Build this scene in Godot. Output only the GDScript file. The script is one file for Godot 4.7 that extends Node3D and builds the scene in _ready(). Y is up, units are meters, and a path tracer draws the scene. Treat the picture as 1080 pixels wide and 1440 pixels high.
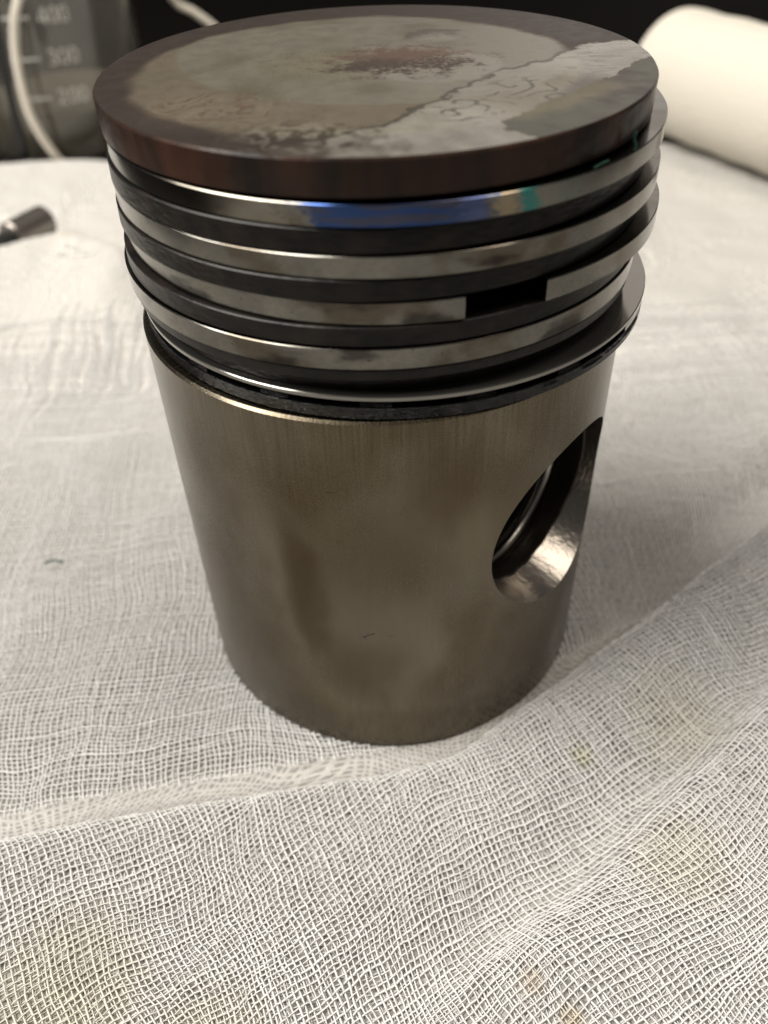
extends Node3D
# All sizes below are millimetres; MM turns them into metres when a mesh is built.
const MM := 0.001

# ---------------------------------------------------------------- mesh collector
class Acc:
	var v := PackedVector3Array()
	var n := PackedVector3Array()
	var uv := PackedVector2Array()
	var c := PackedColorArray()
	var idx := PackedInt32Array()

	func vert(p: Vector3, nn: Vector3, t := Vector2.ZERO, col := Color.WHITE) -> int:
		v.append(p * 0.001)
		n.append(nn)
		uv.append(t)
		c.append(col)
		return v.size() - 1

	func tri(a: int, b: int, d: int) -> void:
		# wind so that the face agrees with its normals (front faces run clockwise)
		var f := (v[b] - v[a]).cross(v[d] - v[a])
		if f.dot(n[a] + n[b] + n[d]) > 0.0:
			idx.append_array(PackedInt32Array([a, d, b]))
		else:
			idx.append_array(PackedInt32Array([a, b, d]))

	func quad(a: int, b: int, d: int, e: int) -> void:
		tri(a, b, d)
		tri(a, d, e)

	func mesh() -> ArrayMesh:
		var arr := []
		arr.resize(Mesh.ARRAY_MAX)
		arr[Mesh.ARRAY_VERTEX] = v
		arr[Mesh.ARRAY_NORMAL] = n
		arr[Mesh.ARRAY_TEX_UV] = uv
		arr[Mesh.ARRAY_COLOR] = c
		arr[Mesh.ARRAY_INDEX] = idx
		var m := ArrayMesh.new()
		m.add_surface_from_arrays(Mesh.PRIMITIVE_TRIANGLES, arr)
		return m

func put(called: String, a: Acc, m: Material, parent: Node = self) -> MeshInstance3D:
	var o := MeshInstance3D.new()
	o.name = called
	o.mesh = a.mesh()
	o.material_override = null
	o.mesh.surface_set_material(0, m)
	parent.add_child(o, true)
	return o

func thing(called: String, label: String, category: String, at := Vector3.ZERO) -> Node3D:
	var o := Node3D.new()
	o.name = called
	o.position = at * MM
	o.set_meta("label", label)
	o.set_meta("category", category)
	add_child(o, true)
	return o

func noise(sd: int, freq: float, oct := 3) -> FastNoiseLite:
	var f := FastNoiseLite.new()
	f.seed = sd
	f.noise_type = FastNoiseLite.TYPE_SIMPLEX_SMOOTH
	f.frequency = freq
	f.fractal_octaves = oct
	if oct == 1:
		f.fractal_type = FastNoiseLite.FRACTAL_NONE
	return f

# a ring of surface round the y axis; the profile (r, y) is walked up the outside and inwards over the top
func lathe(a: Acc, prof: Array, n: int, az0: float, az1: float, smooth := false, cen := Vector2.ZERO, vscale := 1.0 / 77.6, yoff := 0.0) -> void:
	var k := prof.size()
	var seg := []
	for i in k - 1:
		var d: Vector2 = prof[i + 1] - prof[i]
		seg.append(Vector2(d.y, -d.x).normalized())
	for i in k - 1:
		var n0: Vector2 = seg[i]
		var n1: Vector2 = seg[i]
		if smooth:
			if i > 0:
				n0 = (seg[i - 1] + seg[i]).normalized()
			if i < k - 2:
				n1 = (seg[i] + seg[i + 1]).normalized()
		var pa := -1
		var pb := -1
		for j in n + 1:
			var az := lerpf(az0, az1, float(j) / n)
			var cs := cos(az)
			var sn := sin(az)
			var p0: Vector2 = prof[i]
			var p1: Vector2 = prof[i + 1]
			var ia := a.vert(Vector3(cen.x + p0.x * cs, yoff + p0.y, cen.y + p0.x * sn), Vector3(n0.x * cs, n0.y, n0.x * sn), Vector2(az / PI, 1.0 - p0.y * vscale))
			var ib := a.vert(Vector3(cen.x + p1.x * cs, yoff + p1.y, cen.y + p1.x * sn), Vector3(n1.x * cs, n1.y, n1.x * sn), Vector2(az / PI, 1.0 - p1.y * vscale))
			if j > 0:
				a.quad(pa, ia, ib, pb)
			pa = ia
			pb = ib

# ---------------------------------------------------------------- materials
func mat(col: Color, rough: float, metal := 0.0) -> StandardMaterial3D:
	var m := StandardMaterial3D.new()
	m.albedo_color = col
	m.roughness = rough
	m.metallic = metal
	return m

func lin(r: float, g: float, b: float) -> Color:
	return Color(r, g, b).linear_to_srgb()

func tex(im: Image) -> ImageTexture:
	return ImageTexture.create_from_image(im)

func poly_dist(p: Vector2, pl: PackedVector2Array) -> float:
	var best := 1e9
	for i in pl.size() - 1:
		var q := Geometry2D.get_closest_point_to_segment(p, pl[i], pl[i + 1])
		best = minf(best, p.distance_squared_to(q))
	return sqrt(best)

# the burnt top of the piston: carbon, a rust spot, oil residue with painted-in sheen and a wandering edge
func crown_image(size: int, gloss: Image) -> Image:
	var im := Image.create(size, size, false, Image.FORMAT_RGB8)
	var n1 := noise(3, 2.2, 4)
	var n2 := noise(5, 9.0, 4)
	var n3 := noise(8, 34.0, 3)
	var n4 := noise(12, 80.0, 2)
	var nsq := noise(15, 7.5, 1)
	var edge := PackedVector2Array([Vector2(-0.16, 0.82), Vector2(-0.10, 0.79), Vector2(-0.02, 0.75), Vector2(0.07, 0.66), Vector2(0.14, 0.54), Vector2(0.21, 0.48), Vector2(0.29, 0.36), Vector2(0.42, 0.19), Vector2(0.52, 0.11), Vector2(0.64, 0.04), Vector2(0.72, -0.08), Vector2(0.79, -0.16), Vector2(0.95, -0.19)])
	var wet := edge.duplicate()
	wet.append_array(PackedVector2Array([Vector2(1.1, -0.19), Vector2(1.1, 1.1), Vector2(-0.5, 1.1), Vector2(-0.5, 0.93), Vector2(-0.3, 0.86)]))
	var wedge := PackedVector2Array([Vector2(1.1, 0.02), Vector2(0.94, 0.08), Vector2(0.82, 0.27), Vector2(0.72, 0.36), Vector2(0.50, 0.60), Vector2(0.38, 0.72), Vector2(0.37, 0.80), Vector2(0.42, 0.84), Vector2(0.50, 0.95), Vector2(1.1, 1.1)])
	var rim := Color8(56, 46, 39)
	var tan_c := Color8(110, 101, 85)
	var grey := Color8(126, 122, 111)
	var olive := Color8(84, 82, 73)
	var wet_sheen := Color8(164, 161, 153)
	var rust := Color8(98, 76, 65)
	var brown := Color8(66, 52, 44)
	for j in size:
		for i in size:
			var p := Vector2((i + 0.5) / size * 2.0 - 1.0, (j + 0.5) / size * 2.0 - 1.0)
			var ro := 0.5
			var rr := p.length()
			if rr > 1.03:
				continue
			var a := n1.get_noise_2d(p.x, p.y)
			var b := n2.get_noise_2d(p.x, p.y)
			var d := n3.get_noise_2d(p.x, p.y)
			var e := n4.get_noise_2d(p.x, p.y)
			var inner := smoothstep(0.83, 0.765, (p - Vector2(-0.07, 0.04)).length() + a * 0.05 + d * 0.006)
			var col := rim.lerp(tan_c, inner)
			var g := smoothstep(0.80, 0.775, (p - Vector2(0.03, -0.27)).length() + b * 0.02) * inner
			col = col.lerp(grey, g * 0.8)
			col = col.lerp(Color8(98, 92, 76), inner * smoothstep(0.0, 0.5, a) * 0.6)
			# yellowish bloom with pits, left of the rust
			var bl := smoothstep(0.34, 0.05, ((p - Vector2(-0.16, 0.0)) * Vector2(1.0, 1.15)).length() + b * 0.08)
			col = col.lerp(Color8(130, 124, 100), bl * 0.55)
			col = col.lerp(Color8(82, 70, 56), smoothstep(0.30, 0.55, e + d * 0.35) * smoothstep(0.0, 0.5, bl) * 0.75)
			# drips below the bloom
			var st := ((p - Vector2(-0.52, 0.52)) * Vector2(1.0, 1.5)).length()
			var stm := smoothstep(0.36, 0.12, st + b * 0.12)
			var lines := noise_line(n2, p * Vector2(0.8, 2.6) + Vector2(0.0, a * 0.7))
			col = col.lerp(Color8(84, 60, 42), stm * smoothstep(0.0, 0.3, lines + d * 0.25) * 0.6)
			col = col.lerp(Color8(140, 128, 106), stm * smoothstep(0.08, 0.4, -lines + d * 0.2) * 0.3)
			# oil residue; the pale reflection on it is painted into the colour
			var w := p + Vector2(n2.get_noise_2d(p.x + 7.0, p.y), n2.get_noise_2d(p.x, p.y + 9.0)) * 0.035 + Vector2(d, e) * 0.003
			var in_wet := Geometry2D.is_point_in_polygon(w, wet)
			var in_wedge := Geometry2D.is_point_in_polygon(p + Vector2(b, d) * 0.02, wedge)
			if in_wedge:
				col = olive.lerp(Color8(70, 66, 62), smoothstep(-0.2, 0.4, a + b * 0.5))
				var tb := absf((p - Vector2(0.6, 0.52)).dot(Vector2(0.62, 0.78)) + b * 0.03)
				col = col.lerp(Color8(132, 120, 92), smoothstep(0.10, 0.02, tb) * smoothstep(0.34, 0.18, (p - Vector2(0.6, 0.52)).length()) * 0.55)
			elif in_wet:
				var t := clampf(lerpf(0.34, 0.82, maxf(smoothstep(0.42, 0.22, (p - Vector2(0.88, -0.02)).length() + b * 0.06), smoothstep(0.52, 0.30, (p - Vector2(0.14, 0.90)).length() + b * 0.06))) + b * 0.14 + a * 0.2 + d * 0.03, 0.0, 1.0)
				if p.x < 0.1:
					t *= smoothstep(-0.5, 0.15, p.x + b * 0.25)
				col = col.lerp(wet_sheen, t * 0.9)
				ro = lerpf(ro, 0.24, t)
				# streaked shreds to the right
				var sh := n2.get_noise_2d(p.x * 0.7 + 3.0, p.y * 2.6)
				col = col.lerp(Color8(102, 98, 88), smoothstep(0.18, 0.34, sh) * smoothstep(0.55, 0.8, p.x) * 0.8)
			if not in_wedge:
				var ed := poly_dist(w, edge)
				col = col.lerp(Color8(58, 54, 44), smoothstep(0.017, 0.006, ed) * 0.75)
			# curly tide marks inside the residue
			var sq := minf((p - Vector2(0.52, 0.42)).length() * 1.0, (p - Vector2(0.27, 0.60)).length() * 1.25)
			var sqm := smoothstep(0.20, 0.12, sq)
			if sqm > 0.0 and (in_wet or sq < 0.1) and not in_wedge:
				var lv := absf(nsq.get_noise_2d(p.x * 1.1, p.y * 1.3) + 0.05)
				col = col.lerp(Color8(60, 57, 47), smoothstep(0.24, 0.08, lv + d * 0.06) * sqm * smoothstep(-0.35, 0.1, b + a * 0.5) * 0.7)
			# swirls at the near edge
			var sw := ((p - Vector2(-0.22, 0.80)) * Vector2(1.0, 1.6)).length()
			var swm := smoothstep(0.30, 0.10, sw + b * 0.06)
			if swm > 0.0:
				var s := sin((p.x * 20.0 + p.y * 9.0) + a * 9.0 + b * 6.0)
				col = col.lerp(Color8(150, 147, 138), swm * smoothstep(0.0, 1.0, s) * 0.5)
				col = col.lerp(Color8(58, 51, 42), swm * smoothstep(0.1, 1.0, -s) * 0.65)
			# the rust spot
			var q := (p - Vector2(0.11, -0.02)) * Vector2(1.0, 1.35)
			var rm := smoothstep(0.33, 0.15, q.length() + b * 0.16 + d * 0.07 + e * 0.03)
			if rm > 0.0:
				var rc := brown.lerp(rust, smoothstep(0.03, -0.10, p.y + b * 0.10))
				rc = rc.lerp(Color8(150, 146, 134), smoothstep(0.12, 0.4, d) * 0.55 * smoothstep(0.0, 0.25, p.x + p.y))
				col = col.lerp(rc, rm * 0.92)
			var ring2 := ((p - Vector2(0.22, 0.08)) * Vector2(1.0, 1.1)).length()
			col = col.lerp(Color8(146, 143, 134), smoothstep(0.25, 0.22, ring2 + b * 0.04) * (1.0 - rm) * 0.55)
			var lb := ((p - Vector2(0.24, -0.37)) * Vector2(1.0, 0.8)).length()
			col = col.lerp(Color8(84, 76, 70), smoothstep(0.125, 0.095, lb + b * 0.05) * smoothstep(-0.32, -0.40, p.y + b * 0.04) * 0.65)
			col = col.lerp(Color8(140, 137, 130), smoothstep(0.10, 0.05, (p - Vector2(0.245, -0.345)).length() + b * 0.04) * (0.5 + d * 0.5))
			if e > 0.52 and d > 0.15:
				col = col.lerp(Color8(58, 50, 44), 0.5)
			col = col * (1.0 + d * 0.03 + e * 0.03 + b * 0.05)
			ro = lerpf(ro, 0.36, g) + rm * 0.15 + stm * 0.1 + b * 0.08 + e * 0.04
			gloss.set_pixel(i, j, Color(ro, ro, ro))
			im.set_pixel(i, j, col)
	return im

func noise_line(n: FastNoiseLite, p: Vector2) -> float:
	return n.get_noise_2d(p.x, p.y)

# the turned skirt: fine upright scuffing, brown varnish, a few nicks (u covers half a turn)
func skirt_image(size: int, rough: Image) -> Image:
	var im := Image.create(size, size, false, Image.FORMAT_RGB8)
	var n1 := noise(21, 0.018, 4)
	var n2 := noise(22, 0.07, 3)
	var fine := noise(23, 0.9, 2)
	var scr := noise(24, 0.5, 2)
	var base := Color8(153, 143, 127)
	var brown := Color8(118, 103, 80)
	var pale := Color8(168, 160, 145)
	var stains := [[112.0, 41.0, 5.0, 14.0, 0.9], [111.0, 62.0, 9.0, 12.0, 0.45], [74.0, 66.0, 10.0, 9.0, 0.8], [92.0, 52.0, 14.0, 10.0, 0.45], [60.0, 58.0, 8.0, 10.0, 0.5], [100.0, 22.0, 12.0, 8.0, 0.5], [136.0, 40.0, 7.0, 16.0, 0.35]]
	for j in size:
		var h := (1.0 - (j + 0.5) / size) * 77.6
		for i in size:
			var az := (i + 0.5) / size * 180.0
			var s := az * 0.698
			var a := n1.get_noise_2d(s, h)
			var b := n2.get_noise_2d(s, h * 0.6)
			var f := fine.get_noise_2d(s * 3.0, h * 3.0)
			var k := scr.get_noise_2d(s * 4.0, h * 0.10)
			var col := base.lerp(brown, smoothstep(-0.25, 0.5, a + b * 0.35) * 0.7)
			for q in stains:
				var dd := Vector2((az - q[0]) / q[2], (h - q[1]) / q[3]).length() + b * 0.5 + a * 0.4
				col = col.lerp(Color8(98, 82, 60), smoothstep(1.5, 0.1, dd) * q[4] * 0.75)
			col = col.lerp(pale, smoothstep(62.0, 77.0, h + b * 8.0) * 0.35 * (0.6 + k))
			col = col.lerp(Color8(118, 108, 92), smoothstep(13.0, 9.5, h + b * 2.0) * 0.5)  # foot band darkened: the edge of a reflection painted in
			col = col * (1.0 + k * lerpf(0.02, 0.05, smoothstep(60.0, 76.0, h)) + f * 0.07)
			im.set_pixel(i, j, col)
			rough.set_pixel(i, j, Color.from_hsv(0, 0, clampf(0.25 + a * 0.10 + k * 0.015 + f * 0.08, 0.2, 0.75)))
	var rng := RandomNumberGenerator.new()
	rng.seed = 77
	for t in 34:
		var sx := int((97.6 - t * 0.095) / 180.0 * size)
		var sy := int((1.0 - (33.0 + t * 0.035 + sin(t * 0.5) * 0.08) / 77.6) * size)
		im.set_pixel(sx, sy, im.get_pixel(sx, sy) * (0.35 if t < 26 else 0.6))
		im.set_pixel(sx, sy + 1, im.get_pixel(sx, sy + 1) * 0.6)
		if t < 12:
			im.set_pixel(int((97.0 - t * 0.02) / 180.0 * size), sy + t, im.get_pixel(sx, sy + t) * 0.55)
	var marks := [[89.5, 33.4, 10, 0], [152.4, 58.2, 3, 0], [152.2, 58.0, 3, 0], [70.5, 70.7, 3, 1], [86.5, 62.1, 3, 0], [101.0, 65.0, 12, 0]]
	for i in 60:
		marks.append([rng.randf_range(10, 170), rng.randf_range(4, 76), rng.randi_range(1, 3), rng.randi_range(-1, 1)])
	for m in marks:
		var x := int(m[0] / 180.0 * size)
		var y := int((1.0 - m[1] / 77.6) * size)
		for t in m[2]:
			var py := clampi(y + int(t * m[3] * 0.5), 0, size - 1)
			var px := clampi(x + t, 0, size - 1)
			im.set_pixel(px, py, im.get_pixel(px, py) * 0.45)
	return im

# the worn face of a piston ring; tint lays blue, teal and cream on part of it
func ring_image(sd: int, tinted: bool) -> Image:
	var w := 1024
	var hh := 32
	var im := Image.create(w, hh, false, Image.FORMAT_RGB8)
	var n1 := noise(sd, 0.03, 4)
	var n2 := noise(sd + 1, 0.35, 3)
	for j in hh:
		for i in w:
			var az := (i + 0.5) / w * 180.0
			var a := n1.get_noise_2d(az * 1.6, j * 0.25)
			var b := n2.get_noise_2d(az * 1.4, j * 0.35)
			var col := Color8(161, 158, 151).lerp(Color8(118, 108, 94), smoothstep(-0.1, 0.45, a) * 0.7)
			col = col.lerp(Color8(186, 182, 172), smoothstep(0.15, 0.5, -a) * 0.5)
			col = col * (1.0 + b * 0.07)
			var oily := noise_line(n1, Vector2(az * 0.9 + 400.0, j * 0.35))
			col = col * (1.0 - 0.38 * smoothstep(0.24, 0.55, oily + b * 0.08))
			if b > 0.62:
				col = col * 0.6
			if tinted:
				var wob := a * 6.0 + b * 3.0 + j * 0.06
				var blue := smoothstep(105.0, 101.0, az + wob) * smoothstep(76.0, 84.0, az + wob)
				var deep := smoothstep(0.0, 0.4, n2.get_noise_2d(az * 0.22, j * 0.2) + 0.15)
				col = col.lerp(Color8(66, 100, 176).lerp(Color8(96, 102, 136), 1.0 - deep), blue * 0.85)
				var viol := smoothstep(82.0, 79.0, az + wob) * smoothstep(72.0, 75.0, az + wob)
				col = col.lerp(Color8(110, 128, 196), viol * 0.7)
				col = col.lerp(Color8(205, 186, 158), smoothstep(73.0, 71.5, az + wob * 0.5) * smoothstep(67.5, 69.0, az + wob * 0.5) * 0.8)
				col = col.lerp(Color8(70, 176, 172), smoothstep(67.5, 66.0, az + wob * 0.6) * smoothstep(62.5, 64.5, az + wob * 0.6) * 0.75)
				col = col.lerp(Color8(160, 176, 168), smoothstep(62.5, 60.0, az) * smoothstep(52.0, 57.0, az) * 0.4)
				col = col.lerp(Color8(206, 200, 186), smoothstep(108.0, 112.0, az + wob) * smoothstep(128.0, 118.0, az + wob) * 0.5)
			im.set_pixel(i, j, col)
	return im

# open gauze weave, one tile = 32 threads
func weave_image(size: int) -> Image:
	var im := Image.create(size, size, false, Image.FORMAT_RGB8)
	var n := noise(31, 0.02, 3)
	var sp := size / 32.0
	for j in size:
		for i in size:
			var x := i / sp
			var y := j / sp
			var u := x + 0.22 * sin(TAU * (y / 16.0 + 0.2)) + 0.12 * sin(TAU * (y / 6.4 + floorf(x) * 0.37))
			var w := y + 0.22 * sin(TAU * (x / 10.667)) + 0.12 * sin(TAU * (x / 5.333 + floorf(y) * 0.41))
			var du := absf(fposmod(u, 1.0) - 0.5)
			var dw := absf(fposmod(w, 1.0) - 0.5)
			var th := 0.30 + 0.05 * sin(floorf(u) * 2.7) + 0.04 * sin(floorf(w) * 1.9 + 2.0)
			var m := maxf(smoothstep(th, th - 0.14, du), smoothstep(th, th - 0.14, dw))
			var g := 0.66 + 0.2 * m + n.get_noise_2d(i, j) * 0.06
			im.set_pixel(i, j, Color(g, g * 0.99, g * 0.97))
	return im

# ---------------------------------------------------------------- the cloth's shape
var fold_front := PackedVector2Array([Vector2(-140, 72), Vector2(-95, 64), Vector2(-69.7, 59.9), Vector2(-51.9, 56.5), Vector2(-33.3, 53.7), Vector2(-14.2, 50.9), Vector2(0.1, 49.2), Vector2(12.1, 46.0), Vector2(34.7, 30.7), Vector2(61.5, 11.0), Vector2(89.3, -10.2), Vector2(140, -48), Vector2(230, -110)])
var fold_near := PackedVector2Array([Vector2(-40, 125), Vector2(3.0, 90.0), Vector2(16.7, 81.6), Vector2(33.4, 70.6), Vector2(48.6, 57.9), Vector2(71.5, 39.7), Vector2(130, -8), Vector2(230, -70)])
var fold_back := PackedVector2Array([Vector2(-230, -160), Vector2(-160, -176), Vector2(-128, -194), Vector2(-104, -180), Vector2(-80, -160)])
var fold_left := PackedVector2Array([Vector2(-160, -60), Vector2(-113, -64.1), Vector2(-92.1, -64.6), Vector2(-66, -71)])
var nz_h: FastNoiseLite
var nz_h2: FastNoiseLite
const HX0 := -270.0
const HZ0 := -330.0
const HS := 2.0
const HNX := 301
const HNZ := 256
var hmap := PackedFloat32Array()

# signed distance to a polyline that runs left to right: positive on the camera's side
func signed(p: Vector2, pl: PackedVector2Array) -> float:
	var best := 1e12
	var sg := 1.0
	for i in pl.size() - 1:
		var q := Geometry2D.get_closest_point_to_segment(p, pl[i], pl[i + 1])
		var d := p.distance_squared_to(q)
		if d < best:
			best = d
			sg = signf((pl[i + 1] - pl[i]).cross(p - q))
			if sg == 0.0:
				sg = 1.0
	return sqrt(best) * sg

func height_raw(x: float, z: float) -> float:
	var p := Vector2(x, z)
	var r := p.length()
	var calm := smoothstep(42.0, 75.0, r)
	var h := nz_h.get_noise_2d(x, z) * 2.2 * calm + nz_h2.get_noise_2d(x, z) * 0.7 * calm
	var s := signed(p, fold_front)
	var along := clampf((p.x + 60.0) / 120.0, 0.0, 1.0)
	var top := (lerpf(3.6, 6.0, along) + 6.0 * smoothstep(30.0, 75.0, p.x)) * smoothstep(240.0, 120.0, p.x)
	h += top * smoothstep(-6.5, 1.0, s) * (1.0 if s < 0.0 else lerpf(0.35, 1.0, exp(-pow(s / 26.0, 2.0))))
	# the hollow between the piston and the fold, deeper to the right
	h -= (1.2 + 9.5 * smoothstep(15.0, 65.0, p.x)) * exp(-pow((s + 8.0 + 4.0 * along) / (4.5 + 3.6 * along), 2.0)) * smoothstep(42.0, 62.0, r)
	var s2 := signed(p, fold_near)
	var fade2 := smoothstep(-25.0, 25.0, p.x)
	h += (6.5 * smoothstep(-6.0, 1.0, s2) * (1.0 if s2 < 0.0 else lerpf(0.5, 1.0, exp(-pow(s2 / 22.0, 2.0)))) - 5.0 * exp(-pow((s2 + 9.0) / 8.0, 2.0))) * fade2
	var s3 := signed(p, fold_back)
	h += 11.0 * smoothstep(-6.0, 1.0, s3) * exp(-pow(maxf(s3, 0.0) / 34.0, 2.0)) * smoothstep(-78.0, -104.0, p.x)
	var s4 := signed(p, fold_left)
	h += 2.6 * smoothstep(-2.0, 4.0, s4) * exp(-pow(maxf(s4, 0.0) / 26.0, 2.0)) * smoothstep(-60.0, -80.0, p.x)
	return h if h > -6.0 else -6.0 - 2.4 * (1.0 - exp((h + 6.0) / 2.4))

func height(x: float, z: float) -> float:
	var fx := clampf((x - HX0) / HS, 0.0, HNX - 1.001)
	var fz := clampf((z - HZ0) / HS, 0.0, HNZ - 1.001)
	var i := int(fx)
	var j := int(fz)
	fx -= i
	fz -= j
	var k := j * HNX + i
	return lerpf(lerpf(hmap[k], hmap[k + 1], fx), lerpf(hmap[k + HNX], hmap[k + HNX + 1], fx), fz)

# yellowed and rusty spots on the gauze: [x, z, radius, colour, strength]
var spots := [[-53.0, 84.0, 16.0, Color(0.86, 0.82, 0.58), 0.45], [-30.0, 92.0, 12.0, Color(0.86, 0.82, 0.58), 0.35], [34.8, 45.4, 2.6, Color(0.84, 0.84, 0.55), 0.6], [19.0, 85.5, 2.4, Color(0.84, 0.70, 0.50), 0.5], [24.0, 90.5, 2.4, Color(0.82, 0.66, 0.42), 0.6], [55.0, 38.0, 12.0, Color(0.93, 0.92, 0.76), 0.5], [-123.0, -193.0, 6.0, Color(0.84, 0.76, 0.45), 0.8], [46.0, 68.0, 10.0, Color(0.93, 0.91, 0.74), 0.5]]

func cloth_tint(x: float, z: float) -> Color:
	var col := Color(1, 1, 1)
	for s in spots:
		var d := Vector2(x - s[0], z - s[1]).length() / float(s[2])
		if d < 1.0:
			col = col.lerp(s[3], (1.0 - d * d) * float(s[4]))
	return col

# yarns of one gauze layer laid on the cloth's shape, each a thin three-sided tube that goes over and under
func yarns(a: Acc, turn: float, lift: float, sd: int, side: int, box: Rect2, step := 1.02, rad := 0.135) -> void:
	var rng := RandomNumberGenerator.new()
	rng.seed = sd
	var wx := noise(sd + 1, 0.013, 2)
	var wz := noise(sd + 2, 0.013, 2)
	var fx := noise(sd + 3, 0.07, 2)
	var jit := noise(sd + 4, 0.22, 2)
	var cen := box.get_center()
	var reach := int(box.size.length() * 0.5 / step) + 1
	var cs := cos(turn)
	var sn := sin(turn)
	for dir in 2:
		for i in range(-reach, reach + 1):
			var off := i * step + rng.randf_range(-0.12, 0.12)
			var fat := rad * rng.randf_range(0.78, 1.22)
			if rng.randf() < 0.05:
				fat *= 1.35
			var prev := -1
			var bright := rng.randf_range(0.93, 1.0)
			var stop := -62.0 - 85.0 * rng.randf()
			for k in range(-reach, reach + 1):
				var t := k * step
				var u := off if dir == 0 else t
				var w := t if dir == 0 else off
				var gx := cen.x + u * cs - w * sn
				var gz := cen.y + u * sn + w * cs
				var ds := jit.get_noise_2d(t, i * 13.7 + dir * 511.0) * 0.22
				var x := gx + wx.get_noise_2d(gx, gz) * 6.0 + fx.get_noise_2d(gx, gz) * 0.7 + (ds * cs if dir == 0 else -ds * sn)
				var z := gz + wz.get_noise_2d(gx, gz) * 6.0 + fx.get_noise_2d(gx + 90.0, gz) * 0.7 + (ds * sn if dir == 0 else ds * cs)
				if not box.has_point(Vector2(x, z)) or x * x + z * z < 1592.0 or (side < 0 and z < stop):
					prev = -1
					continue
				var dive := 0.0
				if side != 0:
					# the layers tuck into the rolled fold between them
					var s := signed(Vector2(x, z), fold_front)
					var lim := lerpf(-3.9, -6.5, smoothstep(5.0, 50.0, x)) if side > 0 else lerpf(-6.6, -3.5, smoothstep(20.0, 60.0, x))
					var past := (s - lim) * side
					if past < 0.0:
						prev = -1
						continue
					dive = -1.0 * smoothstep(4.5, 0.0, past)
				var up := 0.11 if (i + k + dir) % 2 == 0 else -0.11
				var p := Vector3(x, height(x, z) + lift + up + dive, z)
				var run := Vector3(-sn, 0, cs) if dir == 0 else Vector3(cs, 0, sn)
				var across := Vector3(run.z, 0, -run.x)
				var rr := fat * (1.0 + 0.35 * jit.get_noise_2d(t * 0.6, i * 7.3 + dir * 99.0 + 300.0))
				var col := cloth_tint(x, z) * bright
				var b0 := a.v.size()
				for q in 4:
					var ang := PI * 0.5 * q
					var nn := across * cos(ang) + Vector3.UP * sin(ang)
					a.vert(p + Vector3(nn.x * rr * 1.15, nn.y * rr * 0.8, nn.z * rr * 1.15), nn, Vector2.ZERO, col)
				if prev >= 0:
					for q in 4:
						a.quad(prev + q, prev + (q + 1) % 4, b0 + (q + 1) % 4, b0 + q)
				prev = b0

# a tube along points, with rounded look
func tube(a: Acc, pts: Array, rad: float, sides := 12, caps := true) -> void:
	var n := pts.size()
	var upv := Vector3(0.13, 0.98, 0.17).normalized()
	var prev := -1
	for i in n:
		var d: Vector3 = (pts[mini(i + 1, n - 1)] - pts[maxi(i - 1, 0)]).normalized()
		var e := d.cross(upv).normalized()
		if d.cross(upv).length() < 0.05:
			e = d.cross(Vector3.RIGHT).normalized()
		var f := e.cross(d)
		var b0 := a.v.size()
		for q in sides:
			var nn := e * cos(TAU * q / sides) + f * sin(TAU * q / sides)
			a.vert(pts[i] + nn * rad, nn, Vector2(float(q) / sides, i))
		if prev >= 0:
			for q in sides:
				a.quad(prev + q, prev + (q + 1) % sides, b0 + (q + 1) % sides, b0 + q)
		if caps and (i == 0 or i == n - 1):
			var nd := -d if i == 0 else d
			var cc := a.vert(pts[i] + nd * rad * 0.25, nd)
			var first := a.v.size()
			for q in sides:
				a.vert(pts[i] + (e * cos(TAU * q / sides) + f * sin(TAU * q / sides)) * rad, nd)
			for q in sides:
				a.tri(cc, first + q, first + (q + 1) % sides)
		prev = b0

func spline(pts: Array, n: int) -> Array:
	var c := Curve3D.new()
	for i in pts.size():
		var t: Vector3 = (pts[mini(i + 1, pts.size() - 1)] - pts[maxi(i - 1, 0)]) / 6.0
		c.add_point(pts[i], -t, t)
	c.bake_interval = 1.0
	var out := []
	for i in n + 1:
		out.append(c.sample_baked(c.get_baked_length() * i / n, true))
	return out

# a lathe along any axis: profile of (distance along, radius)
func spun(a: Acc, from: Vector3, axis: Vector3, prof: Array, sides := 48) -> void:
	var d := axis.normalized()
	var e := d.cross(Vector3.UP).normalized()
	var f := e.cross(d)
	for i in prof.size() - 1:
		var p0: Vector2 = prof[i]
		var p1: Vector2 = prof[i + 1]
		var t := (p1 - p0).normalized()
		var pa := -1
		var pb := -1
		for q in sides + 1:
			var o := e * cos(TAU * q / sides) + f * sin(TAU * q / sides)
			var nn := o * t.x - d * t.y
			var ia := a.vert(from + d * p0.x + o * p0.y, nn, Vector2(float(q) / sides * 6.0, p0.x / 45.0))
			var ib := a.vert(from + d * p1.x + o * p1.y, nn, Vector2(float(q) / sides * 6.0, p1.x / 45.0))
			if q > 0:
				a.quad(pa, ia, ib, pb)
			pa = ia
			pb = ib

# ---------------------------------------------------------------- cylinder wall with two pin holes
const PIN_AZ := 40.0
const PIN_H := 46.8
const PIN_R := 17.5

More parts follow.
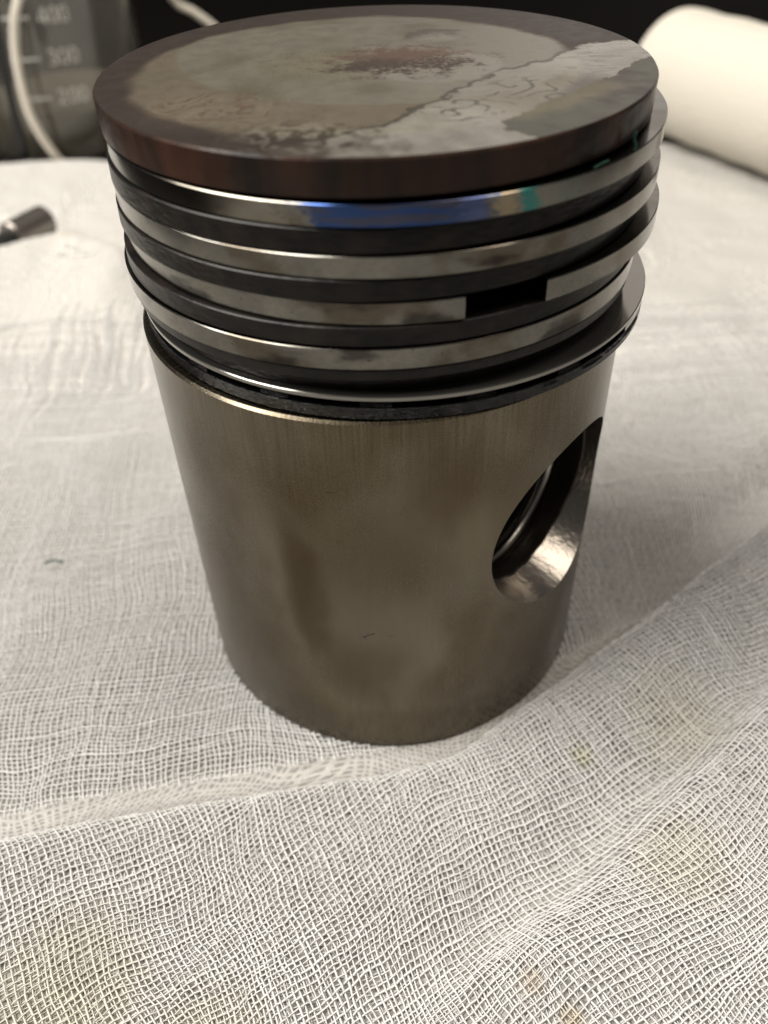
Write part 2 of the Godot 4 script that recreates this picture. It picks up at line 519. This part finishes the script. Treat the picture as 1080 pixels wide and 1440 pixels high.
func holed_wall(a: Acc, rad: float, y0: float, y1: float, hole: float, inward: bool) -> void:
	var sg := -1.0 if inward else 1.0
	var ys := []
	var low := PIN_H - 24.0
	var high := PIN_H + 24.0
	for i in 13:
		ys.append(lerpf(y0, low, i / 12.0))
	for i in range(1, 25):
		ys.append(lerpf(low, high, i / 24.0))
	for i in range(1, 5):
		ys.append(lerpf(high, y1, i / 4.0))
	var vt := func(az: float, y: float) -> int:
		var r := deg_to_rad(az)
		return a.vert(Vector3(rad * cos(r), y, rad * sin(r)), Vector3(cos(r), 0, sin(r)) * sg, Vector2(az / 180.0, 1.0 - y / 77.6))
	var rows := []
	for y in ys:
		var row := []
		for k in 181:
			row.append(vt.call(PIN_AZ - 36.0 + k * 2.0, y))
		rows.append(row)
	for j in ys.size() - 1:
		for k in 180:
			if j >= 12 and j < 36 and (k < 36 or (k >= 90 and k < 126)):
				continue
			a.quad(rows[j][k], rows[j][k + 1], rows[j + 1][k + 1], rows[j + 1][k])
	for side in 2:
		var caz := PIN_AZ + 180.0 * side
		var rim := []
		for k in 36:
			rim.append(Vector2(-36.0 + k * 2.0, -24.0))
		for k in 24:
			rim.append(Vector2(36.0, -24.0 + k * 2.0))
		for k in 36:
			rim.append(Vector2(36.0 - k * 2.0, 24.0))
		for k in 24:
			rim.append(Vector2(-36.0, 24.0 - k * 2.0))
		var prev := []
		for k in rim.size() + 1:
			var q: Vector2 = rim[k % rim.size()]
			var t := atan2(q.y, rad * sin(deg_to_rad(q.x)))
			var hz := Vector2(rad_to_deg(asin(hole * cos(t) / rad)), hole * sin(t))
			var line := []
			for m in 9:
				var g := hz.lerp(q, m / 8.0)
				line.append(vt.call(caz + g.x, PIN_H + g.y))
			if k > 0:
				for m in 8:
					a.quad(prev[m], line[m], line[m + 1], prev[m + 1])
			prev = line

func pin_bore(a: Acc, az: float, bands: Array) -> void:
	# bands: [distance from the piston's axis (or -1: on the wall, -2: just under it), radius]
	var ax := Vector3(cos(deg_to_rad(az)), 0, sin(deg_to_rad(az)))
	var sd := Vector3(-ax.z, 0, ax.x)
	var nseg := 96
	for i in bands.size() - 1:
		var pa := -1
		var pb := -1
		for q in nseg + 1:
			var t := TAU * q / nseg
			var pos := []
			for m in 2:
				var r: float = bands[i + m][1]
				var d: float = bands[i + m][0]
				if r < 0.0:
					r = -r - 2.0 * smoothstep(0.1, 1.0, -sin(t)) * (1.0 + 0.12 * sin(t * 17.0))
				var wall := sqrt(1600.0 - pow(r * cos(t), 2.0))
				if d == -1.0:
					d = wall
				elif d == -2.0:
					d = minf(wall - 0.8, 35.4)
				pos.append(ax * d + sd * r * cos(t) + Vector3(0, PIN_H + r * sin(t), 0))
			var out := sd * cos(t) + Vector3.UP * sin(t)
			var along: Vector3 = pos[1] - pos[0]
			var tang := -sd * sin(t) + Vector3.UP * cos(t)
			var nn := along.cross(tang).normalized()
			if nn.dot(-out + ax * 0.3) < 0.0:
				nn = -nn
			var ia := a.vert(pos[0], nn, Vector2(t / TAU * 4.0, i * 0.2))
			var ib := a.vert(pos[1], nn, Vector2(t / TAU * 4.0, i * 0.2 + 0.2))
			if q > 0:
				a.quad(pa, ia, ib, pb)
			pa = ia
			pb = ib

# a split ring of square section
func split_ring(rad: float, width: float, y0: float, y1: float, az0: float, az1: float, cen: Vector2) -> Acc:
	var a := Acc.new()
	var b := 0.12
	var prof := [Vector2(rad - width, y0), Vector2(rad - b, y0), Vector2(rad, y0 + b), Vector2(rad, y1 - b), Vector2(rad - b, y1), Vector2(rad - width, y1), Vector2(rad - width, y0)]
	var rel := []
	for p in prof:
		rel.append(p - Vector2(0, y0))
	lathe(a, rel, 220, az0, az1, false, cen, 1.0 / (y1 - y0), y0)
	for e in 2:
		var az := az0 if e == 0 else az1
		var dirv := Vector3(cos(az), 0, sin(az))
		var nn := Vector3(sin(az), 0, -cos(az)) * (1.0 if e == 0 else -1.0)
		var cc := Vector3(cen.x, 0, cen.y)
		var i0 := a.vert(cc + dirv * (rad - width) + Vector3.UP * y0, nn)
		var i1 := a.vert(cc + dirv * rad + Vector3.UP * y0, nn)
		var i2 := a.vert(cc + dirv * rad + Vector3.UP * y1, nn)
		var i3 := a.vert(cc + dirv * (rad - width) + Vector3.UP * y1, nn)
		a.quad(i0, i1, i2, i3)
	return a

# ---------------------------------------------------------------- scene
func _ready() -> void:
	build_camera()
	build_light()
	build_table()
	build_cloth()
	build_piston()
	build_background()
	build_lint()

func build_camera() -> void:
	var cam := Camera3D.new()
	cam.name = "camera"
	cam.transform = Transform3D(Basis(Vector3(0.999433, -0.028935, 0.017219), Vector3(0.033046, 0.744873, -0.666388), Vector3(0.006456, 0.666579, 0.745406)), Vector3(0.0, 142.386, 130.234) * MM)
	var at := CameraAttributesPhysical.new()
	at.frustum_focal_length = 19.334
	at.frustum_focus_distance = 0.124
	at.frustum_near = 0.01
	at.frustum_far = 10.0
	at.exposure_aperture = 10.0
	cam.attributes = at
	cam.fov = 63.655
	cam.near = 0.01
	cam.far = 10.0
	add_child(cam)
	cam.current = true

func build_light() -> void:
	var we := WorldEnvironment.new()
	we.name = "environment"
	var e := Environment.new()
	e.background_mode = Environment.BG_COLOR
	e.background_color = lin(0.075, 0.073, 0.070)
	e.tonemap_mode = Environment.TONE_MAPPER_LINEAR
	e.tonemap_exposure = 1.0
	e.sdfgi_enabled = true
	e.ssao_enabled = true
	e.ssil_enabled = true
	we.environment = e
	add_child(we)
	area("ceiling_lamp", Vector3(-660, 980, 90), Vector3(0, 0, -40), Vector2(0.75, 0.75), Color(1.0, 0.98, 0.948), 2.75)
	area("side_lamp", Vector3(380, 1100, 60), Vector3(0, 0, -20), Vector2(0.6, 0.6), Color(1.0, 0.955, 0.90), 0.62)
	area("added_back_panel", Vector3(650, 470, -1500), Vector3(0, 110, 0), Vector2(1.9, 0.8), Color(1.0, 0.96, 0.92), 0.38)  # unseen area light added to brighten reflections in crown and ring tops

func area(called: String, at: Vector3, to: Vector3, size: Vector2, col: Color, energy: float) -> void:
	var l := AreaLight3D.new()
	l.name = called
	l.area_size = size
	l.light_color = col
	l.light_energy = energy
	l.shadow_enabled = true
	l.position = at * MM
	add_child(l)
	l.look_at_from_position(at * MM, to * MM, Vector3(0, 0, -1))

func build_table() -> void:
	var a := Acc.new()
	var x0 := -900.0
	var x1 := 900.0
	var z0 := -1300.0
	var z1 := 450.0
	var top := -10.0
	for f in [[Vector3(x0, top, z0), Vector3(x1, top, z0), Vector3(x1, top, z1), Vector3(x0, top, z1), Vector3.UP], [Vector3(x0, top, z1), Vector3(x1, top, z1), Vector3(x1, top - 30, z1), Vector3(x0, top - 30, z1), Vector3.BACK], [Vector3(x0, top, z0), Vector3(x1, top, z0), Vector3(x1, top - 30, z0), Vector3(x0, top - 30, z0), Vector3.FORWARD], [Vector3(x0, top - 30, z0), Vector3(x1, top - 30, z0), Vector3(x1, top - 30, z1), Vector3(x0, top - 30, z1), Vector3.DOWN]]:
		var i0 := a.vert(f[0], f[4])
		var i1 := a.vert(f[1], f[4])
		var i2 := a.vert(f[2], f[4])
		var i3 := a.vert(f[3], f[4])
		a.quad(i0, i1, i2, i3)
	var m := mat(lin(0.005, 0.0045, 0.004), 0.6)
	m.metallic_specular = 0.03
	var o := put("table_top", a, m)
	o.set_meta("kind", "structure")
	o.set_meta("label", "dark bench top beyond and under the white gauze")

func build_cloth() -> void:
	nz_h = noise(41, 0.012, 2)
	nz_h2 = noise(42, 0.05, 2)
	hmap.resize(HNX * HNZ)
	for j in HNZ:
		for i in HNX:
			hmap[j * HNX + i] = height_raw(HX0 + i * HS, HZ0 + j * HS)
	var root := thing("gauze_cloth", "white open-weave gauze cloth spread in folds under the piston", "cloth")
	# the lower layers, seen through the open weave and blurred in the distance
	var w := tex(weave_image(1024))
	var lower := StandardMaterial3D.new()
	lower.albedo_texture = w
	lower.albedo_color = lin(0.78, 0.775, 0.765)
	lower.vertex_color_use_as_albedo = true
	lower.roughness = 0.95
	lower.metallic_specular = 0.1
	lower.heightmap_enabled = true
	lower.heightmap_texture = w
	lower.heightmap_scale = 0.006
	var a := Acc.new()
	var warp := noise(51, 0.014, 2)
	var nx := 280
	var nzc := 290
	var far_edge := noise(52, 0.02, 2)
	for j in nzc + 1:
		for i in nx + 1:
			var x := lerpf(-268.0, 328.0, float(i) / nx)
			var edge := -304.0 + far_edge.get_noise_1d(x) * 4.0
			var z := lerpf(edge, 330.0, float(j) / nzc)
			var e := 1.5
			var h := height(x, z)
			var nn := Vector3(height(x - e, z) - height(x + e, z), 2.0 * e, height(x, z - e) - height(x, z + e)).normalized()
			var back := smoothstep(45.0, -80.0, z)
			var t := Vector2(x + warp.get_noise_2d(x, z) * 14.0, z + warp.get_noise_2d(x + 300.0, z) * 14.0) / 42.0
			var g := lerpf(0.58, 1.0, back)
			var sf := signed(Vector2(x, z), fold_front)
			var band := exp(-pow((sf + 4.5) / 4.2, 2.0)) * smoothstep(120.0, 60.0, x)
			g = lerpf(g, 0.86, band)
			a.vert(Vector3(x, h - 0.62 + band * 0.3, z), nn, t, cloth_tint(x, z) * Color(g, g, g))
	for j in nzc:
		for i in nx:
			var k := j * (nx + 1) + i
			a.quad(k, k + 1, k + nx + 2, k + nx + 1)
	# the far hem hangs down to the bench
	for i in nx:
		var p0 := a.v[i] / MM
		var p1 := a.v[i + 1] / MM
		var nb := Vector3(0, 0.3, -1).normalized()
		var i0 := a.vert(p0, nb)
		var i1 := a.vert(p1, nb)
		var i2 := a.vert(Vector3(p1.x, -9.9, p1.z - 1.5), nb)
		var i3 := a.vert(Vector3(p0.x, -9.9, p0.z - 1.5), nb)
		a.quad(i0, i1, i2, i3)
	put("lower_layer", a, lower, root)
	var ym := StandardMaterial3D.new()
	ym.albedo_color = lin(0.755, 0.75, 0.74)
	ym.vertex_color_use_as_albedo = true
	ym.roughness = 0.9
	ym.metallic_specular = 0.15
	ym.rim_enabled = true
	ym.rim = 0.3
	ym.backlight_enabled = true
	ym.backlight = Color(0.6, 0.6, 0.6)
	var front := Acc.new()
	yarns(front, deg_to_rad(-30.0), 0.0, 101, 1, Rect2(-100, -30, 200, 142))
	var o1 := put("front_weave", front, ym, root)
	o1.set_meta("kind", "stuff")
	var under := Acc.new()
	yarns(under, deg_to_rad(-27.0), -0.5, 171, 1, Rect2(-100, -30, 200, 142), 1.06, 0.11)
	var o3 := put("second_weave", under, ym, root)
	o3.set_meta("kind", "stuff")
	var rear := Acc.new()
	yarns(rear, deg_to_rad(-4.0), 0.0, 131, -1, Rect2(-150, -150, 310, 212))
	var fz := Acc.new()
	var rng := RandomNumberGenerator.new()
	rng.seed = 909
	for i in 2600:
		var x := rng.randf_range(-80, 85)
		var z := rng.randf_range(-25, 100)
		if Vector2(x, z).length() < 41.0:
			continue
		var ang := rng.randf() * TAU
		var bend := rng.randf_range(-0.5, 0.5)
		var pts := []
		var q := Vector2(x, z)
		var hi := rng.randf_range(0.1, 0.5)
		for k in 5:
			pts.append(Vector3(q.x, height(q.x, q.y) + 0.12 + hi * sin(k * 0.785), q.y))
			ang += bend
			q += Vector2(cos(ang), sin(ang)) * rng.randf_range(0.3, 0.9)
		tube(fz, pts, rng.randf_range(0.02, 0.04), 3, false)
	var o4 := put("loose_fibres", fz, ym, root)
	o4.set_meta("kind", "stuff")
	var o2 := put("rear_weave", rear, ym, root)
	o2.set_meta("kind", "stuff")

func build_piston() -> void:
	var root := thing("piston", "dark oily engine piston standing on white gauze with steel rings", "piston")
	var rough_im := Image.create(1024, 1024, false, Image.FORMAT_RGB8)
	var sk := skirt_image(1024, rough_im)
	var steel := StandardMaterial3D.new()
	steel.albedo_texture = tex(sk)
	steel.albedo_color = lin(0.52, 0.52, 0.505)
	steel.metallic = 1.0
	steel.roughness_texture = tex(rough_im)
	steel.roughness = 1.0
	var carbon := mat(lin(0.014, 0.012, 0.011), 0.32)
	var cn := NoiseTexture2D.new()
	cn.width = 512
	cn.height = 512
	cn.seamless = true
	cn.noise = noise(61, 0.03, 4)
	carbon.heightmap_enabled = true
	carbon.heightmap_texture = cn
	carbon.heightmap_scale = 0.004
	carbon.uv1_scale = Vector3(3, 3, 1)
	var burnt := mat(lin(0.036, 0.019, 0.013), 0.30)
	burnt.heightmap_enabled = true
	burnt.heightmap_texture = cn
	burnt.heightmap_scale = 0.004
	burnt.uv1_scale = Vector3(3, 1, 1)
	var cr := Gradient.new()
	cr.set_color(0, lin(0.005, 0.005, 0.005))
	cr.set_color(1, lin(0.022, 0.016, 0.013))
	var ctx := NoiseTexture2D.new()
	ctx.width = 512
	ctx.height = 128
	ctx.seamless = true
	ctx.noise = noise(66, 0.012, 4)
	ctx.color_ramp = cr
	carbon.albedo_color = Color.WHITE
	carbon.albedo_texture = ctx
	carbon.metallic_specular = 0.34
	var br := Gradient.new()
	br.set_color(0, lin(0.010, 0.007, 0.006))
	br.set_color(1, lin(0.058, 0.024, 0.014))
	var btx := NoiseTexture2D.new()
	btx.width = 512
	btx.height = 128
	btx.seamless = true
	btx.noise = noise(67, 0.010, 4)
	btx.color_ramp = br
	burnt.albedo_color = Color.WHITE
	burnt.albedo_texture = btx
	burnt.metallic_specular = 0.36
	var oil := mat(lin(0.003, 0.003, 0.0035), 0.10)
	oil.heightmap_enabled = true
	oil.heightmap_texture = cn
	oil.heightmap_scale = 0.012
	oil.uv1_scale = Vector3(4, 1, 1)
	oil.metallic_specular = 0.38

	# skirt: outer and inner wall, foot and top edge
	var a := Acc.new()
	holed_wall(a, 40.0, 0.4, 77.2, PIN_R, false)
	holed_wall(a, 35.0, 0.4, 77.2, 18.0, true)
	lathe(a, [Vector2(35.0, 0.4), Vector2(35.3, 0.0), Vector2(39.6, 0.0), Vector2(40.0, 0.4)], 180, 0.0, TAU)
	lathe(a, [Vector2(40.0, 77.2), Vector2(39.6, 77.6), Vector2(32.5, 77.6)], 180, 0.0, TAU)
	put("skirt", a, steel, root)

	# pin bores
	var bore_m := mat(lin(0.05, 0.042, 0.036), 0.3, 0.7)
	bore_m.heightmap_enabled = true
	bore_m.heightmap_texture = cn
	bore_m.heightmap_scale = 0.006
	for side in 2:
		var az := PIN_AZ + 180.0 * side
		var b := Acc.new()
		pin_bore(b, az, [[-1.0, PIN_R], [33.4, -17.4]])
		var ch := mat(lin(0.36, 0.33, 0.295), 0.3, 1.0)
		ch.heightmap_enabled = true
		ch.heightmap_texture = cn
		ch.heightmap_scale = 0.006
		var pb := Acc.new()
		pin_bore(pb, az, [[33.4, -17.4], [33.2, -17.0], [29.0, 16.8], [28.8, 17.5], [27.4, 17.5], [27.2, 16.6], [26.0, 15.4], [14.0, 15.4], [14.0, 19.0], [33.0, 19.0]])
		var bo := put("pin_bore", pb, bore_m, root)
		put("chamfer", b, ch, bo)
		var ax := Vector3(cos(deg_to_rad(az)), 0, sin(deg_to_rad(az)))
		var sdv := Vector3(-ax.z, 0, ax.x)
		var loop := []
		for q in 73:
			var t := deg_to_rad(100.0 + 340.0 * q / 72.0)
			loop.append(ax * 27.6 + sdv * 15.9 * cos(t) + Vector3(0, PIN_H + 15.9 * sin(t), 0))
		var sr := Acc.new()
		tube(sr, loop, 0.95, 10)
		put("snap_ring", sr, mat(lin(0.45, 0.43, 0.39), 0.28, 1.0), bo)

	# ring lands and the grooves between them
	var lands := Acc.new()
	lathe(lands, [Vector2(32.5, 77.6), Vector2(32.5, 81.5), Vector2(37.6, 81.5), Vector2(37.6, 83.9), Vector2(39.5, 84.05), Vector2(39.7, 84.2), Vector2(39.75, 85.55), Vector2(39.6, 85.7), Vector2(34, 85.7), Vector2(34, 89.05), Vector2(39.65, 89.05), Vector2(39.8, 89.2), Vector2(39.7, 91.55), Vector2(39.55, 91.7), Vector2(34, 91.7), Vector2(34, 95.05), Vector2(39.4, 95.05), Vector2(39.55, 95.2), Vector2(39.45, 97.65), Vector2(39.3, 97.8), Vector2(34, 97.8), Vector2(34, 101.0), Vector2(39.2, 101.0), Vector2(39.35, 101.15), Vector2(39.25, 103.85), Vector2(39.1, 104.0), Vector2(34, 104.0), Vector2(34, 107.3), Vector2(38.9, 107.3)], 240, 0.0, TAU, false, Vector2.ZERO, 0.02)
	put("ring_land", lands, carbon, root)
	var crown := Acc.new()
	lathe(crown, [Vector2(38.9, 107.3), Vector2(39.1, 107.5), Vector2(39.15, 111.5), Vector2(38.95, 111.8)], 240, 0.0, TAU, false, Vector2.ZERO, 0.02)
	put("crown_land", crown, burnt, root)
	# the top face
	var top := Acc.new()
	var c0 := top.vert(Vector3(0, 111.8, 0), Vector3.UP, Vector2(0.5, 0.5))
	var last := []
	for q in 241:
		var az := TAU * q / 240.0
		last.append(top.vert(Vector3(38.95 * cos(az), 111.8, 38.95 * sin(az)), Vector3.UP, Vector2(0.5 + 0.4975 * cos(az), 0.5 + 0.4975 * sin(az))))
		if q > 0:
			top.tri(c0, last[q - 1], last[q])
	var gloss := Image.create(1024, 1024, false, Image.FORMAT_RGB8)
	var ct := tex(crown_image(1024, gloss))
	var face := StandardMaterial3D.new()
	face.albedo_texture = ct
	face.albedo_color = lin(0.50, 0.495, 0.485)
	face.roughness = 1.0
	face.roughness_texture = tex(gloss)
	face.metallic = 0.0
	face.metallic_specular = 0.45
	put("crown_face", top, face, root)
	# the closed inside under the crown
	var inside := Acc.new()
	lathe(inside, [Vector2(35.0, 77.2), Vector2(31.0, 82.0), Vector2(31.0, 100.0), Vector2(0.01, 100.0)], 96, 0.0, TAU)
	for i in inside.n.size():
		inside.n[i] = -inside.n[i]
	var flip := inside.idx.duplicate()
	inside.idx = PackedInt32Array()
	for i in range(0, flip.size(), 3):
		inside.tri(flip[i], flip[i + 1], flip[i + 2])
	put("inner_wall", inside, carbon, root)

	# four compression rings, each sprung a little off centre
	var spec := [[40.2, 104.2, 106.9, 250.0, 16.0, Vector2(1.2, -0.6)], [40.6, 98.0, 100.8, 280.0, 16.0, Vector2(1.1, -1.0)], [41.1, 91.9, 94.9, 62.5, 15.7, Vector2(1.7, -1.6)], [40.2, 85.9, 88.9, 230.0, 14.0, Vector2(-0.1, -0.1)]]
	for i in 4:
		var s: Array = spec[i]
		var m := StandardMaterial3D.new()
		m.albedo_texture = tex(ring_image(200 + i * 10, i == 0))
		m.albedo_color = lin(0.52, 0.52, 0.52)
		m.metallic = 1.0
		m.roughness = 0.16
		var ra := split_ring(s[0], 4.2, s[1], s[2], deg_to_rad(s[3] + s[4]), deg_to_rad(s[3] + 360.0), s[5])
		var ro := put("piston_ring", ra, m, root)
		if i == 0:
			ro.set_meta("label", "top ring with blue and teal colour on its face")
		elif i == 2:
			ro.set_meta("label", "third ring with its open gap facing front")
	# oil ring: two rails and the webs between its drain slots
	var oc := Vector2(1.9, -1.7)
	var rail_m := mat(lin(0.27, 0.26, 0.24), 0.12, 0.9)
	var up := split_ring(41.3, 5.0, 80.65, 81.4, deg_to_rad(206.0), deg_to_rad(560.0), oc)
	var oil_ring := put("oil_ring", up, rail_m, root)
	oil_ring.set_meta("label", "slotted oil ring in the lowest groove, wet with black oil")
	put("lower_rail", split_ring(41.25, 5.0, 77.75, 79.55, deg_to_rad(206.0), deg_to_rad(560.0), oc), oil, oil_ring)
	var bead_m := mat(lin(0.004, 0.004, 0.004), 0.07)
	var bn := noise(64, 0.35, 3)
	for run in [[24.0, 62.0, 78.75, 41.2], [52.0, 118.0, 78.0, 41.05], [70.0, 150.0, 77.75, 40.6]]:
		var ba := Acc.new()
		var prev := -1
		var steps: int = int((run[1] - run[0]) * 3.0)
		for i in steps + 1:
			var az := deg_to_rad(lerpf(run[0], run[1], float(i) / steps))
			var w := clampf(0.13 + bn.get_noise_2d(i * 0.10, run[0]) * 0.30, 0.02, 0.28) * smoothstep(0.0, 6.0, i) * smoothstep(0.0, 6.0, steps - i)
			var dv := Vector3(cos(az), 0, sin(az))
			var bc: Vector3 = Vector3(oc.x, run[2] + bn.get_noise_2d(i * 0.1, 90.0) * 0.1, oc.y) + dv * (run[3] - 0.05)
			var b0 := ba.v.size()
			for q in 8:
				var nn := dv * cos(TAU * q / 8.0) + Vector3.UP * sin(TAU * q / 8.0)
				ba.vert(bc + nn * (w + 0.02), nn)
			if prev >= 0:
				for q in 8:
					ba.quad(prev + q, prev + (q + 1) % 8, b0 + (q + 1) % 8, b0 + q)
			prev = b0
		put("oil_bead", ba, bead_m, oil_ring)
	for k in 18:
		var s0 := 57.5 + k * 20.0
		put("web", split_ring(41.0 if k > 0 else 41.05, 3.0, 79.56, 80.64, deg_to_rad(s0 - 6.0), deg_to_rad(s0), oc) if k != 17 else split_ring(41.2, 3.0, 79.56, 80.64, deg_to_rad(14.0), deg_to_rad(34.5), oc), oil if k != 17 else rail_m, oil_ring)

func build_background() -> void:
	# gauze roll
	var roll := thing("gauze_roll", "thick cream roll of gauze lying on the cloth behind the piston", "roll", Vector3(147, 0, -327.6))
	var a := Acc.new()
	var prof := []
	var rr := 27.7
	for i in 9:
		var t := i / 8.0 * PI / 2.0
		prof.append(Vector2(7.0 * (1.0 - cos(t)), rr - 7.0 + 7.0 * sin(t)))
	prof.push_front(Vector2(-0.5, 3.0))
	for i in range(1, 23):
		prof.append(Vector2(7.0 + i * 5.0, rr + sin(i * 1.3) * 0.25))
	prof.append(Vector2(120.5, rr - 3.0))
	prof.append(Vector2(121.0, 3.0))
	var d := Vector3(cos(1.088), 0, sin(1.088))
	spun(a, Vector3(0, rr - 0.4, 0), d, prof, 64)
	var rm := StandardMaterial3D.new()
	rm.albedo_color = lin(0.62, 0.585, 0.51)
	rm.roughness = 0.95
	rm.metallic_specular = 0.1
	rm.rim_enabled = true
	rm.rim = 0.3
	var rn := NoiseTexture2D.new()
	rn.width = 256
	rn.height = 256
	rn.seamless = true
	rn.noise = noise(71, 0.03, 4)
	rm.heightmap_enabled = true
	rm.heightmap_texture = rn
	rm.heightmap_scale = 0.02
	put("rolled_gauze", a, rm, roll)
	var core := Acc.new()
	spun(core, Vector3(0, rr - 0.4, 0), d, [Vector2(-0.6, 2.0), Vector2(-0.6, 6.0), Vector2(2.0, 6.0), Vector2(2.0, 10.0), Vector2(-0.2, 10.0), Vector2(-0.2, 11.0)], 40)
	put("spiral_end", core, rm, roll)

	# beaker
	var bk := thing("glass_beaker", "glass beaker with white graduations standing at the back left", "beaker", Vector3(-170, -10, -362))
	var g := StandardMaterial3D.new()
	g.albedo_color = Color(0.97, 0.96, 0.93, 0.02)
	g.metallic_specular = 0.3
	g.transparency = BaseMaterial3D.TRANSPARENCY_ALPHA
	g.refraction_enabled = true
	g.refraction_scale = 0.05
	g.roughness = 0.03
	var ga := Acc.new()
	lathe(ga, [Vector2(0.01, 0.3), Vector2(38, 0.3), Vector2(42, 1.2), Vector2(44.4, 4), Vector2(45, 8), Vector2(45, 112), Vector2(46.5, 118), Vector2(47.5, 119.5), Vector2(46.6, 120.4), Vector2(44.6, 118.5), Vector2(43, 112), Vector2(43, 8), Vector2(42.2, 5.0), Vector2(39.5, 3.4), Vector2(36, 2.9), Vector2(0.01, 2.9)], 96, 0.0, TAU, true)
	put("glass_wall", ga, g, bk)
	var la := Acc.new()
	lathe(la, [Vector2(0.01, 3.2), Vector2(39, 3.6), Vector2(42.3, 7.0), Vector2(42.6, 27.0), Vector2(41.8, 27.6), Vector2(0.01, 27.6)], 64, 0.0, TAU, true)
	put("added_brown_fill", la, mat(lin(0.075, 0.064, 0.042), 0.6), bk)  # brown body added for the tone seen through the glass base
	var ink := mat(lin(0.62, 0.61, 0.57), 0.7)
	var font := SystemFont.new()
	font.font_names = PackedStringArray(["Droid Sans"])
	for k in 4:
		var val := [200, 300, 400, 500][k] as int
		var hh := 36.5 + k * 17.6
		var num := TextMesh.new()
		num.text = str(val)
		num.font = font
		num.font_size = 32
		num.pixel_size = 0.00028
		num.depth = 0.0003
		var arr := num.get_mesh_arrays()
		var na := Acc.new()
		var vv: PackedVector3Array = arr[Mesh.ARRAY_VERTEX]
		var vn: PackedVector3Array = arr[Mesh.ARRAY_NORMAL]
		var vi: PackedInt32Array = arr[Mesh.ARRAY_INDEX]
		for i in vv.size():
			var p := vv[i] / MM
			var az := deg_to_rad(66.0) - p.x / 45.0
			var r := 45.25 + p.z
			var nn := Vector3(cos(az), 0, sin(az)) * vn[i].z + Vector3.UP * vn[i].y + Vector3(sin(az), 0, -cos(az)) * vn[i].x
			na.vert(Vector3(r * cos(az), hh + p.y, r * sin(az)), nn)
		na.idx = vi
		var no := put("number", na, ink, bk)
		no.set_meta("label", "white printed %d" % val)
		var ta := Acc.new()
		lathe(ta, [Vector2(45.05, -0.4), Vector2(45.2, -0.4), Vector2(45.2, 0.4), Vector2(45.05, 0.4)], 12, deg_to_rad(80.0), deg_to_rad(98.0), false, Vector2.ZERO, 1.0, hh)
		put("graduation_mark", ta, ink, bk)

	# cable
	var wm := mat(lin(0.72, 0.67, 0.58), 0.5)
	var ca := Acc.new()
	tube(ca, spline([Vector3(-130, -7.8, -316), Vector3(-148, -7.6, -313), Vector3(-158, -5.5, -311), Vector3(-163.3, -0.9, -309), Vector3(-165.8, 6.1, -307), Vector3(-168.1, 14.4, -305), Vector3(-169.7, 25.0, -304), Vector3(-168.6, 42.5, -303), Vector3(-165.7, 57.3, -303), Vector3(-159.9, 71.1, -304), Vector3(-148, 92, -318), Vector3(-130, 100, -352), Vector3(-118, 80, -388), Vector3(-109.4, 52.7, -400), Vector3(-100.6, 47.2, -400), Vector3(-90, 39.2, -400), Vector3(-79.3, 28, -400), Vector3(-60, 8, -400), Vector3(-40, -7.8, -402), Vector3(0, -7.8, -420)], 120), 2.1, 12)
	var co := put("white_cable", ca, wm)
	co.set_meta("label", "thin white cable looping past the glass beaker onto the cloth")
	co.set_meta("category", "cable")
	var ra := Acc.new()
	tube(ra, [Vector3(-167.5, 100.0, -300.0), Vector3(-173.2, 60.5, -303), Vector3(-176.1, 39.2, -305), Vector3(-179.2, 19.2, -308), Vector3(-180.6, 7.1, -309.5), Vector3(-182.0, -7.0, -311.5)], 2.6, 12)
	var rod := put("black_rod", ra, mat(lin(0.012, 0.012, 0.012), 0.4))
	rod.set_meta("label", "thin black rod leaning on the beaker at the left edge")
	rod.set_meta("category", "rod")

	# steel pin lying behind the fold
	var pin := thing("steel_pin", "short grey steel pin lying behind a fold at the left", "pin", Vector3(-140.5, 0, -213))
	var pa := Acc.new()
	var ax := Vector3(-0.42, 0.02, 0.91)
	var y := maxf(height(-141, -213), height(-146, -200)) + 6.8
	spun(pa, Vector3(0, y, 0), ax, [Vector2(0, 0.01), Vector2(0, 5.4), Vector2(0.9, 6.4), Vector2(20, 6.4), Vector2(21, 5.6), Vector2(21, 3.6)], 40)
	put("head", pa, mat(lin(0.22, 0.20, 0.18), 0.35, 0.85), pin)
	var pb := Acc.new()
	spun(pb, Vector3(0, y, 0), ax, [Vector2(21, 3.6), Vector2(44, 3.6), Vector2(45, 2.6), Vector2(45, 0.01)], 32)
	put("shank", pb, mat(lin(0.03, 0.03, 0.03), 0.4, 0.3), pin)

func build_lint() -> void:
	var gm := mat(lin(0.006, 0.05, 0.034), 0.8)
	var fib := [[[Vector3(31.7, 108.9, 24.6), Vector3(31.6, 108.0, 24.7), Vector3(31.9, 107.2, 24.8), Vector3(31.7, 106.6, 25.1)], 0.22, "green lint fibre stuck upright on the crown's burnt right side"],
		[[Vector3(27.6, 107.15, 29.2), Vector3(26.9, 107.2, 29.9), Vector3(26.3, 107.05, 30.2), Vector3(25.5, 107.1, 31.2)], 0.16, "curled green lint fibre lying on the top ring"],
		[[Vector3(-84.5, 1.2, -13.0), Vector3(-82.5, 1.5, -13.8), Vector3(-81.2, 1.2, -13.4), Vector3(-80.4, 0.8, -13.9)], 0.26, "teal lint fibre on the gauze left of the piston"]]
	for f in fib:
		var a := Acc.new()
		tube(a, spline(f[0], 14), f[1], 6)
		var o := put("lint_fibre", a, gm)
		o.set_meta("label", f[2])
		o.set_meta("category", "lint")
		o.set_meta("group", "green lint fibres")
